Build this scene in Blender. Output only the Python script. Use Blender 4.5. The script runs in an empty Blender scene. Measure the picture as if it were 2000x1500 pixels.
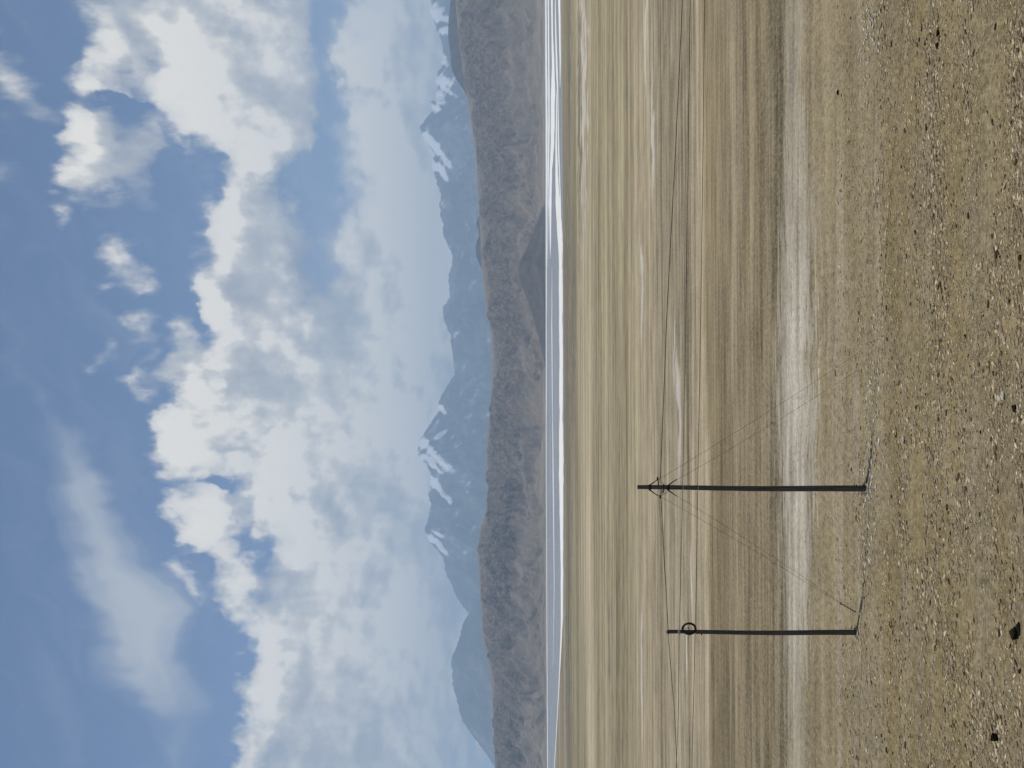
# High plateau: gravel plain with two timber utility poles, a lake, bare hills and
# snowy mountains.  The photograph was taken with the camera turned on its side.
import bpy, math, random
import numpy as np
from mathutils import Vector, Matrix

random.seed(11)
rng = np.random.default_rng(11)
scene = bpy.context.scene
COL = scene.collection

# --------------------------------------------------------------- camera ----
F = 2000.0          # focal length in photograph pixels (2000 px long side)
HC = 10.0           # height of the eye above the plain
PITCH = math.atan(62 / F)
ROLL = math.atan(5 / 1500)
f_ = Vector((0, math.cos(PITCH), math.sin(PITCH)))
u0 = Vector((0, -math.sin(PITCH), math.cos(PITCH)))
r0 = Vector((1, 0, 0))
u_ = u0 * math.cos(ROLL) + r0 * math.sin(ROLL)
r_ = r0 * math.cos(ROLL) - u0 * math.sin(ROLL)
EYE = Vector((0, 0, HC))


def ray(x, y):
    """direction through photograph point (x runs down the scene, y to its left)"""
    return f_ * F + r_ * (750 - y) - u_ * (x - 1000)


def on_ground(x, y, z=0.0):
    d = ray(x, y)
    return EYE + d * ((z - HC) / d.z)


def at_dist(x, y, D):
    d = ray(x, y)
    return EYE + d * (D / d.y)


cam_d = bpy.data.cameras.new('camera')
cam = bpy.data.objects.new('camera', cam_d)
COL.objects.link(cam)
cam_d.sensor_fit = 'HORIZONTAL'
cam_d.sensor_width = 36
cam_d.lens = 36
cam_d.clip_start = 0.1
cam_d.clip_end = 200000
M = Matrix(((-u_.x, r_.x, -f_.x, 0), (-u_.y, r_.y, -f_.y, 0), (-u_.z, r_.z, -f_.z, HC), (0, 0, 0, 1)))
cam.matrix_world = M
scene.camera = cam

# ---------------------------------------------------------------- utils ----


def lin(c):
    out = []
    for v in c:
        v = v / 255.0
        out.append(v / 12.92 if v <= 0.04045 else ((v + 0.055) / 1.055) ** 2.4)
    return tuple(out)


def _hash(ix, iy, seed):
    n = (ix.astype(np.int64) * 374761393 + iy.astype(np.int64) * 668265263 + seed * 974711) & 0xFFFFFFFF
    n = ((n ^ (n >> 13)) * 1274126177) & 0xFFFFFFFF
    n = n ^ (n >> 16)
    return (n & 0xFFFFFF).astype(np.float64) / 0x1000000


def pnoise(x, y, seed=0):
    xi = np.floor(x); yi = np.floor(y)
    fx = x - xi; fy = y - yi
    u = fx * fx * fx * (fx * (fx * 6 - 15) + 10)
    v = fy * fy * fy * (fy * (fy * 6 - 15) + 10)

    def g(ox, oy):
        a = _hash(xi + ox, yi + oy, seed) * 2 * np.pi
        return np.cos(a) * (fx - ox) + np.sin(a) * (fy - oy)
    a = g(0, 0); b = g(1, 0); c = g(0, 1); d = g(1, 1)
    return (a + (b - a) * u + (c - a) * v + (a - b - c + d) * u * v) * 1.5


def fbm(x, y, octv=5, gain=0.5, seed=0):
    s = 0; a = 1.0; t = 0
    for i in range(octv):
        s = s + a * pnoise(x, y, seed + i * 17)
        t += a; a *= gain; x = x * 2.03 + 7.1; y = y * 2.03 + 3.7
    return s / t


def ridged(x, y, octv=5, gain=0.5, seed=0):
    s = 0; a = 1.0; t = 0
    for i in range(octv):
        s = s + a * (1 - np.abs(pnoise(x, y, seed + i * 17)) * 2)
        t += a; a *= gain; x = x * 2.07 + 5.3; y = y * 2.07 + 1.9
    return s / t


def smooth(a, b, x):
    t = np.clip((x - a) / (b - a), 0, 1)
    return t * t * (3 - 2 * t)


def grid_mesh(name, X, Y, Z, mat, attrs=None, parent=None):
    n, m = X.shape
    me = bpy.data.meshes.new(name)
    me.vertices.add(n * m)
    co = np.empty((n * m, 3), np.float32)
    co[:, 0] = X.ravel(); co[:, 1] = Y.ravel(); co[:, 2] = Z.ravel()
    me.vertices.foreach_set('co', co.ravel())
    idx = np.arange(n * m).reshape(n, m)
    q = np.stack([idx[:-1, :-1], idx[:-1, 1:], idx[1:, 1:], idx[1:, :-1]], -1).reshape(-1, 4)
    k = len(q)
    me.loops.add(k * 4)
    me.loops.foreach_set('vertex_index', q.ravel().astype(np.int32))
    me.polygons.add(k)
    me.polygons.foreach_set('loop_start', np.arange(0, k * 4, 4, dtype=np.int32))
    me.polygons.foreach_set('loop_total', np.full(k, 4, np.int32))
    me.polygons.foreach_set('use_smooth', np.ones(k, bool))
    me.update(calc_edges=True)
    for an, av in (attrs or {}).items():
        a = me.attributes.new(an, 'FLOAT', 'POINT')
        a.data.foreach_set('value', av.ravel().astype(np.float32))
    me.materials.append(mat)
    o = bpy.data.objects.new(name, me)
    COL.objects.link(o)
    if parent:
        o.parent = parent
    return o


def tag(o, label=None, cat=None, group=None, kind=None):
    if label: o['label'] = label
    if cat: o['category'] = cat
    if group: o['group'] = group
    if kind: o['kind'] = kind
    return o


def empty(name, loc):
    o = bpy.data.objects.new(name, None)
    o.location = loc
    o.empty_display_size = 0.3
    COL.objects.link(o)
    return o


class MB:
    def __init__(self):
        self.v = []; self.f = []

    def ring_tube(self, pts, radii, seg=12, cap=True):
        pts = [Vector(p) for p in pts]
        if not isinstance(radii, (list, tuple)):
            radii = [radii] * len(pts)
        base = len(self.v)
        prev = None
        for i, p in enumerate(pts):
            if i == 0: t = pts[1] - pts[0]
            elif i == len(pts) - 1: t = pts[-1] - pts[-2]
            else: t = pts[i + 1] - pts[i - 1]
            t.normalize()
            if prev is None:
                ref = Vector((0, 1, 0)) if abs(t.y) < 0.9 else Vector((1, 0, 0))
                n = t.cross(ref).normalized()
            else:
                n = (prev - t * prev.dot(t)).normalized()
            prev = n
            b = t.cross(n)
            for k in range(seg):
                a = 2 * math.pi * k / seg
                self.v.append(tuple(p + (n * math.cos(a) + b * math.sin(a)) * radii[i]))
        for i in range(len(pts) - 1):
            for k in range(seg):
                a = base + i * seg + k; b2 = base + i * seg + (k + 1) % seg
                self.f.append((a, b2, b2 + seg, a + seg))
        if cap:
            self.f.append(tuple(base + k for k in range(seg))[::-1])
            self.f.append(tuple(base + (len(pts) - 1) * seg + k for k in range(seg)))
        return self

    def torus(self, c, ax, R, r, n=40, seg=8, wob=0.0, rnd=None):
        ax = Vector(ax).normalized()
        e1 = ax.cross(Vector((0, 0, 1)))
        if e1.length < 0.1: e1 = ax.cross(Vector((1, 0, 0)))
        e1.normalize(); e2 = ax.cross(e1)
        base = len(self.v)
        ph = [random.uniform(0, 6.28) for _ in range(3)]
        for i in range(n):
            a = 2 * math.pi * i / n
            RR = R * (1 + wob * (math.sin(2 * a + ph[0]) + .6 * math.sin(3 * a + ph[1])))
            d = e1 * math.cos(a) + e2 * math.sin(a)
            p = Vector(c) + d * RR + ax * (wob * R * math.sin(2 * a + ph[2]))
            for k in range(seg):
                b = 2 * math.pi * k / seg
                self.v.append(tuple(p + (d * math.cos(b) + ax * math.sin(b)) * r))
        for i in range(n):
            for k in range(seg):
                a = base + i * seg + k; b = base + i * seg + (k + 1) % seg
                c2 = base + ((i + 1) % n) * seg + k; d2 = base + ((i + 1) % n) * seg + (k + 1) % seg
                self.f.append((a, c2, d2, b))
        return self

    def box(self, c, sx, sy, sz):
        b = len(self.v)
        for dx in (-1, 1):
            for dy in (-1, 1):
                for dz in (-1, 1):
                    self.v.append((c[0] + dx * sx / 2, c[1] + dy * sy / 2, c[2] + dz * sz / 2))
        for q in ((0, 1, 3, 2), (4, 6, 7, 5), (0, 4, 5, 1), (2, 3, 7, 6), (0, 2, 6, 4), (1, 5, 7, 3)):
            self.f.append(tuple(b + i for i in q))
        return self

    def build(self, name, mat, parent=None, smooth_=True):
        me = bpy.data.meshes.new(name)
        org = Vector(parent.matrix_world.translation) if parent else Vector((0, 0, 0))
        if parent: org = Vector(PLOC.get(parent.name, parent.location))
        me.from_pydata([tuple(Vector(v) - org) for v in self.v], [], self.f)
        me.update()
        if smooth_:
            me.polygons.foreach_set('use_smooth', np.ones(len(me.polygons), bool))
            if hasattr(me, 'set_sharp_from_angle'): me.set_sharp_from_angle(angle=math.radians(50))
        me.materials.append(mat)
        o = bpy.data.objects.new(name, me)
        COL.objects.link(o)
        if parent:
            o.parent = parent
            PLOC[o.name] = org
        return o


PLOC = {}

# ------------------------------------------------------------- node help ---


class NT:
    def __init__(self, tree):
        self.t = tree; self.n = tree.nodes; self.l = tree.links

    def node(self, typ, **kw):
        nd = self.n.new(typ)
        for k, v in kw.items():
            setattr(nd, k, v)
        return nd

    def link(self, a, b):
        self.l.new(a, b)

    def put(self, sock, v):
        if isinstance(v, bpy.types.NodeSocket): self.l.new(v, sock)
        else: sock.default_value = v

    def math(self, op, a, b=0.0, c=0.0, clamp=False):
        nd = self.n.new('ShaderNodeMath'); nd.operation = op; nd.use_clamp = clamp
        for i, v in enumerate((a, b, c)):
            self.put(nd.inputs[i], v)
        return nd.outputs[0]

    def vmath(self, op, a, b=(0, 0, 0)):
        nd = self.n.new('ShaderNodeVectorMath'); nd.operation = op
        self.put(nd.inputs[0], a); self.put(nd.inputs[1], b)
        return nd.outputs[0]

    def comb(self, x, y, z=0.0):
        nd = self.n.new('ShaderNodeCombineXYZ')
        for i, v in enumerate((x, y, z)): self.put(nd.inputs[i], v)
        return nd.outputs[0]

    def sep(self, v):
        nd = self.n.new('ShaderNodeSeparateXYZ'); self.l.new(v, nd.inputs[0])
        return nd.outputs

    def noise(self, vec, scale=1.0, detail=4.0, rough=0.5, lac=2.0, dist=0.0, dim='3D', typ='FBM', norm=True):
        nd = self.n.new('ShaderNodeTexNoise'); nd.noise_dimensions = dim
        nd.noise_type = typ; nd.normalize = norm
        self.l.new(vec, nd.inputs['Vector'])
        for k, v in (('Scale', scale), ('Detail', detail), ('Roughness', rough), ('Lacunarity', lac), ('Distortion', dist)):
            nd.inputs[k].default_value = v
        return nd

    def voronoi(self, vec, scale, feature='F1', rand=1.0, dim='2D'):
        nd = self.n.new('ShaderNodeTexVoronoi'); nd.voronoi_dimensions = dim; nd.feature = feature
        self.l.new(vec, nd.inputs['Vector'])
        nd.inputs['Scale'].default_value = scale; nd.inputs['Randomness'].default_value = rand
        return nd

    def ramp(self, fac, stops, interp='LINEAR'):
        nd = self.n.new('ShaderNodeValToRGB'); nd.color_ramp.interpolation = interp
        cr = nd.color_ramp
        while len(cr.elements) < len(stops): cr.elements.new(1.0)
        for e, (p, c) in zip(cr.elements, stops):
            e.position = p
            if isinstance(c, (int, float)): c = (c, c, c)
            e.color = (c[0], c[1], c[2], 1)
        self.l.new(fac, nd.inputs[0])
        return nd.outputs[0]

    def mapr(self, v, a, b, c=0.0, d=1.0, typ='SMOOTHSTEP'):
        nd = self.n.new('ShaderNodeMapRange'); nd.interpolation_type = typ
        self.put(nd.inputs[0], v)
        for i, k in enumerate((a, b, c, d)): self.put(nd.inputs[i + 1], k)
        return nd.outputs[0]

    def mix(self, fac, a, b, blend='MIX'):
        nd = self.n.new('ShaderNodeMix'); nd.data_type = 'RGBA'; nd.blend_type = blend
        self.put(nd.inputs[0], fac)
        for s, v in ((nd.inputs[6], a), (nd.inputs[7], b)):
            if isinstance(v, tuple) and len(v) == 3: v = (*v, 1)
            self.put(s, v)
        return nd.outputs[2]

    def bump(self, h, strength=0.5, dist=0.1):
        nd = self.n.new('ShaderNodeBump')
        nd.inputs['Strength'].default_value = strength; nd.inputs['Distance'].default_value = dist
        self.l.new(h, nd.inputs['Height'])
        return nd.outputs[0]


def new_mat(name):
    m = bpy.data.materials.new(name); m.use_nodes = True
    nt = NT(m.node_tree)
    b = m.node_tree.nodes['Principled BSDF']
    b.inputs['Roughness'].default_value = 0.9
    b.inputs['Specular IOR Level'].default_value = 0.2
    return m, nt, b


# ------------------------------------------------------------- sky, sun ----
SUN_DIR = Vector((-1.25, 0.6, 7.0)).normalized()
sun_el = math.asin(SUN_DIR.z)
sun_az = math.atan2(SUN_DIR.x, SUN_DIR.y)

world = bpy.data.worlds.new('World')
scene.world = world
world.use_nodes = True
wt = world.node_tree
for n in list(wt.nodes): wt.nodes.remove(n)
W = NT(wt)
wo = W.node('ShaderNodeOutputWorld')
bg = W.node('ShaderNodeBackground')
bg.inputs['Strength'].default_value = 0.1
W.link(bg.outputs[0], wo.inputs[0])
sky = W.node('ShaderNodeTexSky')
sky.sky_type = 'NISHITA'
sky.sun_disc = False
sky.sun_elevation = sun_el
sky.sun_rotation = sun_az
sky.altitude = 4600
sky.air_density = 1.0
sky.dust_density = 0.6
sky.ozone_density = 1.0

tc = W.node('ShaderNodeTexCoord')
sx, sy, sz = W.sep(tc.outputs['Generated'])
az = W.math('MULTIPLY', W.math('ARCTAN2', sx, sy), F)
el = W.math('MULTIPLY', W.math('ARCSINE', sz), F)


def ang(x, y):
    d = ray(x, y).normalized()
    return math.atan2(d.x, d.y) * F, math.asin(d.z) * F


elc = W.math('MAXIMUM', W.math('ADD', el, 110.0), 30.0)
qy = W.math('MULTIPLY', W.math('LOGARITHM', elc, math.e), 520.0)
Q = W.comb(az, qy, 0.0)
# two-scale domain warp so that no cloud keeps a plain outline
w1 = W.noise(Q, 1 / 130.0, 3, 0.55, dim='2D')
w2 = W.noise(Q, 1 / 34.0, 4, 0.6, dim='2D')
P0 = W.comb(az, el, 0.0)
off1 = W.vmath('MULTIPLY', W.vmath('SUBTRACT', w1.outputs['Color'], (0.5, 0.5, 0.5)), (150, 120, 0))
off2 = W.vmath('MULTIPLY', W.vmath('SUBTRACT', w2.outputs['Color'], (0.5, 0.5, 0.5)), (60, 50, 0))
P = W.vmath('ADD', P0, W.vmath('ADD', off1, off2))
PS = W.vmath('ADD', P0, off1)


def blobs(lst, pos):
    acc = 0.0; accb = 0.0
    for (x, y, rx, ry, th, amp, br) in lst:
        a, e = ang(x, y)
        t = math.radians(th)
        mp = W.node('ShaderNodeMapping', vector_type='TEXTURE')
        mp.inputs['Location'].default_value = (a, e, 0)
        mp.inputs['Rotation'].default_value = (0, 0, math.atan2(-math.cos(t), -math.sin(t)))
        mp.inputs['Scale'].default_value = (rx, ry, 1)
        W.link(pos, mp.inputs['Vector'])
        g = W.node('ShaderNodeTexGradient', gradient_type='QUADRATIC_SPHERE' if False else 'SPHERICAL')
        W.link(mp.outputs[0], g.inputs[0])
        acc = W.math('MULTIPLY_ADD', g.outputs['Fac'], amp, acc)
        accb = W.math('MULTIPLY_ADD', g.outputs['Fac'], amp * br, accb)
    return acc, accb


CUM = [
    # big cumulus, right
    (440, 120, 180, 200, 0, 1.3, 1.05), (500, 255, 110, 95, 0, 1.2, 1.0), (395, 205, 75, 110, 0, 1.0, 1.1),
    (545, 245, 65, 85, 0, .8, .7), (565, 110, 70, 180, 0, 1.0, .5), (350, 100, 65, 65, 0, .9, 1.0),
    (520, 0, 100, 120, 0, 1.0, .55), (430, -10, 120, 120, 0, 1.0, .85), (480, 180, 60, 60, 0, .4, .6),
    # upper right
    (250, 40, 120, 110, 0, .75, .45), (190, 115, 45, 120, 0, .7, .6), (165, 172, 38, 40, 0, .7, .9),
    (310, 10, 70, 100, 0, .8, .6), (245, 150, 80, 60, 0, .40, .4), (312, 165, 40, 45, 0, .5, .6),
    # third cloud
    (165, 268, 65, 75, 0, .85, .85), (128, 242, 35, 55, 0, .65, .95), (240, 310, 120, 100, 0, .66, .42), (238, 196, 75, 20, 0, -.75, .5), (338, 300, 22, 110, 0, -.5, .5), (285, 130, 28, 60, 0, -.35, .5), (395, 1095, 26, 40, 0, -.4, .5), (405, 1270, 40, 90, 0, -.4, .5), (300, 960, 40, 60, 0, -.4, .5), (420, 940, 40, 22, 20, -.7, .5),
    (200, 350, 75, 55, 0, .5, .6), (305, 285, 65, 75, 0, .45, .4), (150, 320, 50, 50, 0, .5, .8),
    # top corner
    (20, 150, 120, 42, 62, .5, .5), (8, 345, 40, 90, 90, .42, .5), (132, 410, 34, 34, 0, .55, .8),
    # linking band and middle cloud
    (500, 365, 75, 110, 0, 1.2, .42), (455, 395, 28, 60, 0, .5, .9), (500, 520, 125, 175, 0, 1.5, .42),
    (442, 470, 42, 85, 0, .7, .95), (428, 600, 55, 105, 0, 1.1, 1.1), (398, 600, 30, 42, 0, .7, 1.1),
    (450, 690, 52, 60, 0, .8, 1.0), (545, 560, 50, 120, 0, .6, .5), (556, 542, 28, 45, 0, .4, 1.0),
    (535, 660, 120, 120, 0, 1.4, .5),
    # wisps
    (245, 495, 45, 40, 0, .65, .8), (276, 537, 42, 36, 45, .55, .7), (256, 640, 40, 48, 0, .5, .6),
    (195, 700, 28, 65, 0, .4, .55), (275, 730, 24, 60, 0, .42, .55), (292, 770, 24, 34, 0, .4, .6),
    (335, 660, 38, 60, 0, .6, .7),
    # cluster
    (400, 725, 95, 85, 0, 1.2, .5), (385, 782, 50, 65, 0, .85, .85), (350, 850, 62, 75, 0, .9, .65),
    (320, 850, 25, 45, 0, .65, .8), (405, 870, 85, 95, 0, 1.2, .6), (440, 745, 22, 24, 0, .5, 1.0),
    (430, 848, 42, 42, 0, .8, 1.0), (445, 800, 90, 95, 0, 1.2, .5),
    # main body
    (482, 812, 52, 75, 0, .95, 1.05), (570, 765, 140, 185, 0, 1.6, .6), (560, 680, 50, 70, 0, .6, .8),
    (565, 880, 110, 130, 0, 1.4, .75), (470, 930, 42, 42, 0, .6, .8), (500, 980, 52, 52, 0, .9, 1.15),
    (565, 1000, 75, 130, 0, 1.5, 1.05), (592, 1080, 38, 62, 0, .8, 1.0), (605, 880, 52, 62, 0, .5, .7),
    # ring shaped puff
    (385, 990, 64, 62, 0, 1.1, .95), (425, 1030, 62, 78, 0, 1.1, .8), (445, 1120, 52, 75, 0, 1.0, .65),
    (452, 1180, 46, 52, 0, .8, .75), (340, 1100, 36, 62, 0, .6, .8), (366, 1162, 32, 52, 0, .5, .75),
    # left bank
    (600, 1240, 130, 200, 0, 1.5, .58), (525, 1335, 65, 120, 0, 1.0, .7), (470, 1460, 42, 95, 0, .9, .85),
    (570, 1460, 130, 130, 0, .85, .55), (520, 1185, 62, 90, 0, .6, .7), (630, 1330, 70, 220, 0, .45, .4),
    # low banks above the mountains
    (800, 760, 185, 1400, 0, 1.05, .66), (690, 900, 130, 420, 0, .9, .66), (770, 1100, 180, 520, 0, 1.0, .62), (720, 800, 150, 280, 0, .9, .6), (810, 700, 150, 280, 0, .9, .55),
    (770, 480, 120, 220, 0, .7, .6), (720, 1450, 110, 160, 0, .7, .5), (680, 1050, 80, 170, 0, .7, .68),
    (880, 1400, 120, 260, 0, .6, .55), (740, 1300, 60, 160, 0, .5, .7),
    # low clouds, right
    (714, 110, 52, 65, 0, .9, .85), (720, 250, 42, 65, 0, .7, .75), (745, 312, 28, 42, 0, .7, .95),
    (756, 380, 32, 44, 0, .7, .8), (785, 100, 115, 260, 0, .95, .5), (792, 300, 92, 160, 0, .85, .5),
    (840, 200, 80, 420, 0, .8, .5), (810, 450, 115, 160, 0, .75, .6),
]
CIR = [
    (235, 1130, 340, 75, 64, 1.15, .6), (300, 1290, 170, 90, 64, .5, .6), (260, 1230, 170, 240, 0, .40, .6), 
    (250, 930, 170, 150, 0, .30, .5), (180, 960, 110, 60, 30, .25, .5), (330, 1480, 60, 60, 0, .4, .7), 
    (640, 560, 110, 300, 0, .45, .5), (600, 200, 150, 400, 0, .25, .5), (650, 1300, 120, 320, 0, .6, .45), (850, 750, 240, 1500, 0, .75, .5),
]
acc, accb = blobs(CUM, P)
acc_up, _ = blobs(CUM, W.vmath('ADD', P, (-26.0, 62.0, 0)))   # what lies towards the sun shades this spot
ci, cib = blobs(CIR, PS)

n_a = W.noise(Q, 1 / 62.0, 9, 0.56, lac=2.05, dim='2D')
LOFF = (-11.0, 19.0, 0)
n_b = W.noise(W.vmath('ADD', Q, LOFF), 1 / 62.0, 5, 0.56, lac=2.05, dim='2D')
n_c = W.noise(W.vmath('ADD', Q, (3100, 900, 0)), 1 / 210.0, 4, 0.5, dim='2D')
na, nb, nc = n_a.outputs['Fac'], n_b.outputs['Fac'], n_c.outputs['Fac']
dens = W.math('ADD', acc, W.math('MULTIPLY', W.math('SUBTRACT', na, 0.5), 0.80))
alpha = W.mapr(dens, 0.05, 0.68)
thick = W.mapr(dens, 0.25, 1.2)
bright = W.math('DIVIDE', accb, W.math('MAXIMUM', acc, 0.02))
relief = W.math('SUBTRACT', na, nb)
shade = W.math('MULTIPLY', W.math('SUBTRACT', acc, W.math('MINIMUM', acc_up, 1.6)), W.mapr(el, 250.0, 560.0, 0.25, 0.46))
bright = W.math('ADD', W.math('ADD', W.math('MULTIPLY', bright, 0.62), 0.20), shade)
bright = W.math('ADD', bright, W.mapr(el, 110.0, 560.0, 0.44, 0.0))
crisp = W.math('MULTIPLY', W.mapr(el, 280.0, 620.0, 0.95, 1.35), W.mapr(bright, 0.35, 0.9, 0.5, 1.0))
bright = W.math('ADD', bright, W.math('MULTIPLY', relief, crisp))
bright = W.math('ADD', bright, W.math('MULTIPLY', W.math('SUBTRACT', nc, 0.5), W.mapr(el, 250.0, 520.0, 2.0, 0.8)))
bright = W.math('ADD', bright, 0.0, clamp=True)
K = 10.0     # Background strength is 0.1


def k3(c, s=1.0): return tuple(v * K * s for v in lin(c))


ccol = W.ramp(bright, [(0.0, lin((140, 147, 160))), (0.28, lin((157, 163, 173))), (0.55, lin((174, 179, 184))),
                       (0.80, lin((199, 200, 200))), (1.0, lin((224, 223, 218)))])
ccol = W.mix(1.0, ccol, (K * 1.05, K * 1.01, K * 0.96), 'MULTIPLY')
# clear sky: the Nishita colour, a little deeper as the thin air of 4600 m makes it
base = W.mix(1.0, sky.outputs[0], (0.84, 0.855, 0.87), 'MULTIPLY')
base = W.mix(0.0, base, (1, 1, 1))
# thin veil
cd = W.node('ShaderNodeMapping', vector_type='TEXTURE')
cd.inputs['Rotation'].default_value = (0, 0, math.atan2(-math.cos(math.radians(64)), -math.sin(math.radians(64))))
cd.inputs['Scale'].default_value = (330, 58, 1)
W.link(PS, cd.inputs['Vector'])
n_ci = W.noise(cd.outputs[0], 1.0, 7, 0.58, dim='2D', dist=0.3)
cia = W.math('MULTIPLY', W.mapr(W.math('ADD', ci, W.math('MULTIPLY', W.math('SUBTRACT', n_ci.outputs['Fac'], 0.5), 0.9)), -0.1, 1.5), 0.95)
veil = tuple(v * K for v in lin((172, 177, 183)))
c1 = W.mix(cia, base, veil)
c2 = W.mix(W.math('MULTIPLY', alpha, W.mapr(thick, 0.0, 1.0, 0.72, 1.0, 'LINEAR')), c1, ccol)
W.link(c2, bg.inputs['Color'])
world.cycles.sampling_method = 'MANUAL'
world.cycles.sample_map_resolution = 512

sun_d = bpy.data.lights.new('sun', 'SUN')
sun_d.energy = 2.6
sun_d.angle = math.radians(0.53)
sun_d.color = (1.0, 0.955, 0.88)
sun = bpy.data.objects.new('sun', sun_d)
COL.objects.link(sun)
sun.rotation_euler = SUN_DIR.to_track_quat('Z', 'Y').to_euler()

# ------------------------------------------------------------ terrain ------
SHORE = [(-900, 1094), (-200, 1096), (0, 1096), (300, 1098), (600, 1100), (900, 1101), (1200, 1100), (1300, 1094.2),
         (1400, 1089.5), (1500, 1083.5), (1700, 1077), (2400, 1075)]
_sh = [on_ground(x, y) for y, x in SHORE]
_sa = np.array([p.x / p.y for p in _sh])[::-1]
_sd = np.array([p.y for p in _sh])[::-1]


def shore_dist(X, Y):
    return np.interp(X / np.maximum(Y, 1.0), _sa, _sd)


WATER_Z = -0.10


def edge_y(X):
    return 31.55 - 0.035 * X + 0.25 * pnoise(X / 3.1, X * 0 + 4.2, 5) + 0.1 * pnoise(X / 0.8, X * 0 + 1.2, 6)


POLE_FEET = [(p.x, p.y) for p in (on_ground(1689.5, 955), on_ground(1671.5, 1236))]


def ground_z(X, Y):
    X = np.asarray(X, float); Y = np.asarray(Y, float)
    bank = np.where(Y < 18, 8.3 * smooth(0, 1, np.clip(1 - Y / 18.0, 0, 1)), 0.0)
    near = smooth(70, 25, Y)
    z = bank
    z = z + near * (0.035 * fbm(X / 1.3, Y / 1.3, 4, .55, 21) + 0.05 * fbm(X / 6.0, Y / 4.0, 3, .5, 31))
    z = z + 0.05 * fbm(X / 60.0, Y / 9.0, 4, .5, 41) * smooth(20, 60, Y)
    # low bank edge just in front of the poles
    stp = 0.02 + 0.09 * smooth(-0.15, 0.3, fbm(X / 4.5, X * 0 + 8.8, 3, .5, 9) + 0.06 * X)
    z = z - stp * smooth(-0.25, 0.45, Y - edge_y(X)) + stp * smooth(4, 14, Y - 32)
    for (bx, by) in POLE_FEET:
        z = z + 0.025 * np.exp(-(((X - bx) / .42) ** 2 + ((Y - by) / .5) ** 2)) * (1 + 0.8 * pnoise(X / .22, Y / .22, 71))
    sd = shore_dist(X, Y)
    z = z - 0.75 * smooth(0.97, 1.10, Y / sd)
    return z


def gz(x, y):
    return float(ground_z(np.array([x]), np.array([y]))[0])


rows = [-80, -50, -25, -10, -3, 0, 3, 6, 9, 12, 14, 16, 17, 18]
s = 20000 / 18.5
while s > 380:
    rows.append(20000 / s); s -= 1.9
while s > 20:
    rows.append(20000 / s); s -= 1.7
while s > 0.65:
    rows.append(20000 / s); s *= 0.93
rows = np.array(rows)
cols = np.concatenate([np.linspace(-1, -.5, 30)[:-1], np.linspace(-.5, .5, 620), np.linspace(.5, 1, 30)[1:]])
Wd = 30 + 0.86 * np.maximum(rows, 0)
GX = Wd[:, None] * cols[None, :]
GY = np.repeat(rows[:, None], len(cols), 1)
GZ = ground_z(GX, GY)

gm, g, gb = new_mat('plain')
geo = g.node('ShaderNodeNewGeometry')
px, py, pz = g.sep(geo.outputs['Position'])
yc = g.math('MAXIMUM', py, 5.0)
pos2 = g.comb(px, py, 0)
# strata lie across the view: warp them gently
wnn = g.noise(pos2, 1 / 9.0, 4, 0.55, dim='2D')
wnf = g.noise(pos2, 1 / 90.0, 4, 0.55, dim='2D')
wmix = g.mapr(py, 45.0, 140.0)
wfac = g.math('ADD', g.math('MULTIPLY', wnn.outputs['Fac'], g.math('SUBTRACT', 1.0, wmix)), g.math('MULTIPLY', wnf.outputs['Fac'], wmix))
sval = g.math('DIVIDE', 20000.0, yc)
sval = g.math('MULTIPLY', sval, g.math('ADD', 1.0, g.math('MULTIPLY', g.math('SUBTRACT', wfac, 0.5), g.mapr(py, 60, 160, 0.10, 0.05))))
# strata tilt a little across the plain
sval = g.math('ADD', sval, g.math('MULTIPLY', g.math('DIVIDE', px, yc), 26.0))
pfac = g.math('DIVIDE', sval, 1000.0)
S = [(30, (150, 143, 130)), (38, (120, 114, 100)), (50, (130, 123, 104)), (59, (128, 124, 112)), (66, (152, 142, 117)), (74, (184, 174, 152)),
     (86, (182, 170, 147)), (92, (152, 141, 118)), (112, (162, 150, 124)), (158, (157, 145, 118)),
     (171, (150, 140, 116)), (180, (166, 153, 128)), (200, (172, 158, 134)), (228, (178, 164, 141)), (262, (180, 167, 145)),
     (312, (176, 162, 138)), (320, (146, 131, 103)), (348, (136, 123, 99)), (380, (150, 136, 112)),
     (425, (146, 132, 106)), (455, (152, 140, 116)), (472, (154, 142, 117)), (500, (150, 137, 111)), (526, (152, 139, 113)),
     (540, (155, 141, 113)), (600, (149, 135, 107)), (640, (157, 144, 118)), (662, (147, 131, 97)), (790, (150, 134, 99)), (850, (156, 142, 113)),
     (890, (149, 133, 100)), (960, (154, 142, 118))]
ILL = 1.17
ramp_c = g.ramp(pfac, [(p / 1000, tuple(v * q / ILL for v, q in zip(lin(c), (1.0, 0.975, 0.90)))) for p, c in S])
ramp_c = g.mix(g.mapr(py, 50.0, 90.0, 0.12, 0.30), ramp_c, (0.345, 0.302, 0.205))
# streaks of every width, drawn out along the lake
far_w = g.mapr(py, 30.0, 46.0, 0.22, 1.0)
vsum = 0.0
hue = 0.0
for lam, amp, sd, el_ in ((0.45, .34, 3, 16), (1.2, .36, 13, 18), (3.5, .38, 23, 18), (10.0, .36, 33, 16), (30.0, .32, 43, 14), (90.0, .26, 53, 10)):
    ns = g.noise(g.comb(g.math('ADD', g.math('DIVIDE', px, lam * el_), sd * 1.7), g.math('ADD', g.math('DIVIDE', py, lam), sd * 2.3), 0), 1.0, 3, 0.6, dim='2D')
    vsum = g.math('ADD', vsum, g.math('MULTIPLY', g.math('SUBTRACT', ns.outputs['Fac'], 0.5), amp * 2.9))
    hue = g.math('ADD', hue, g.math('SUBTRACT', g.sep(ns.outputs['Color'])[1], 0.5))
v1 = g.math('MULTIPLY', vsum, far_w)
v2 = 0.0
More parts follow.
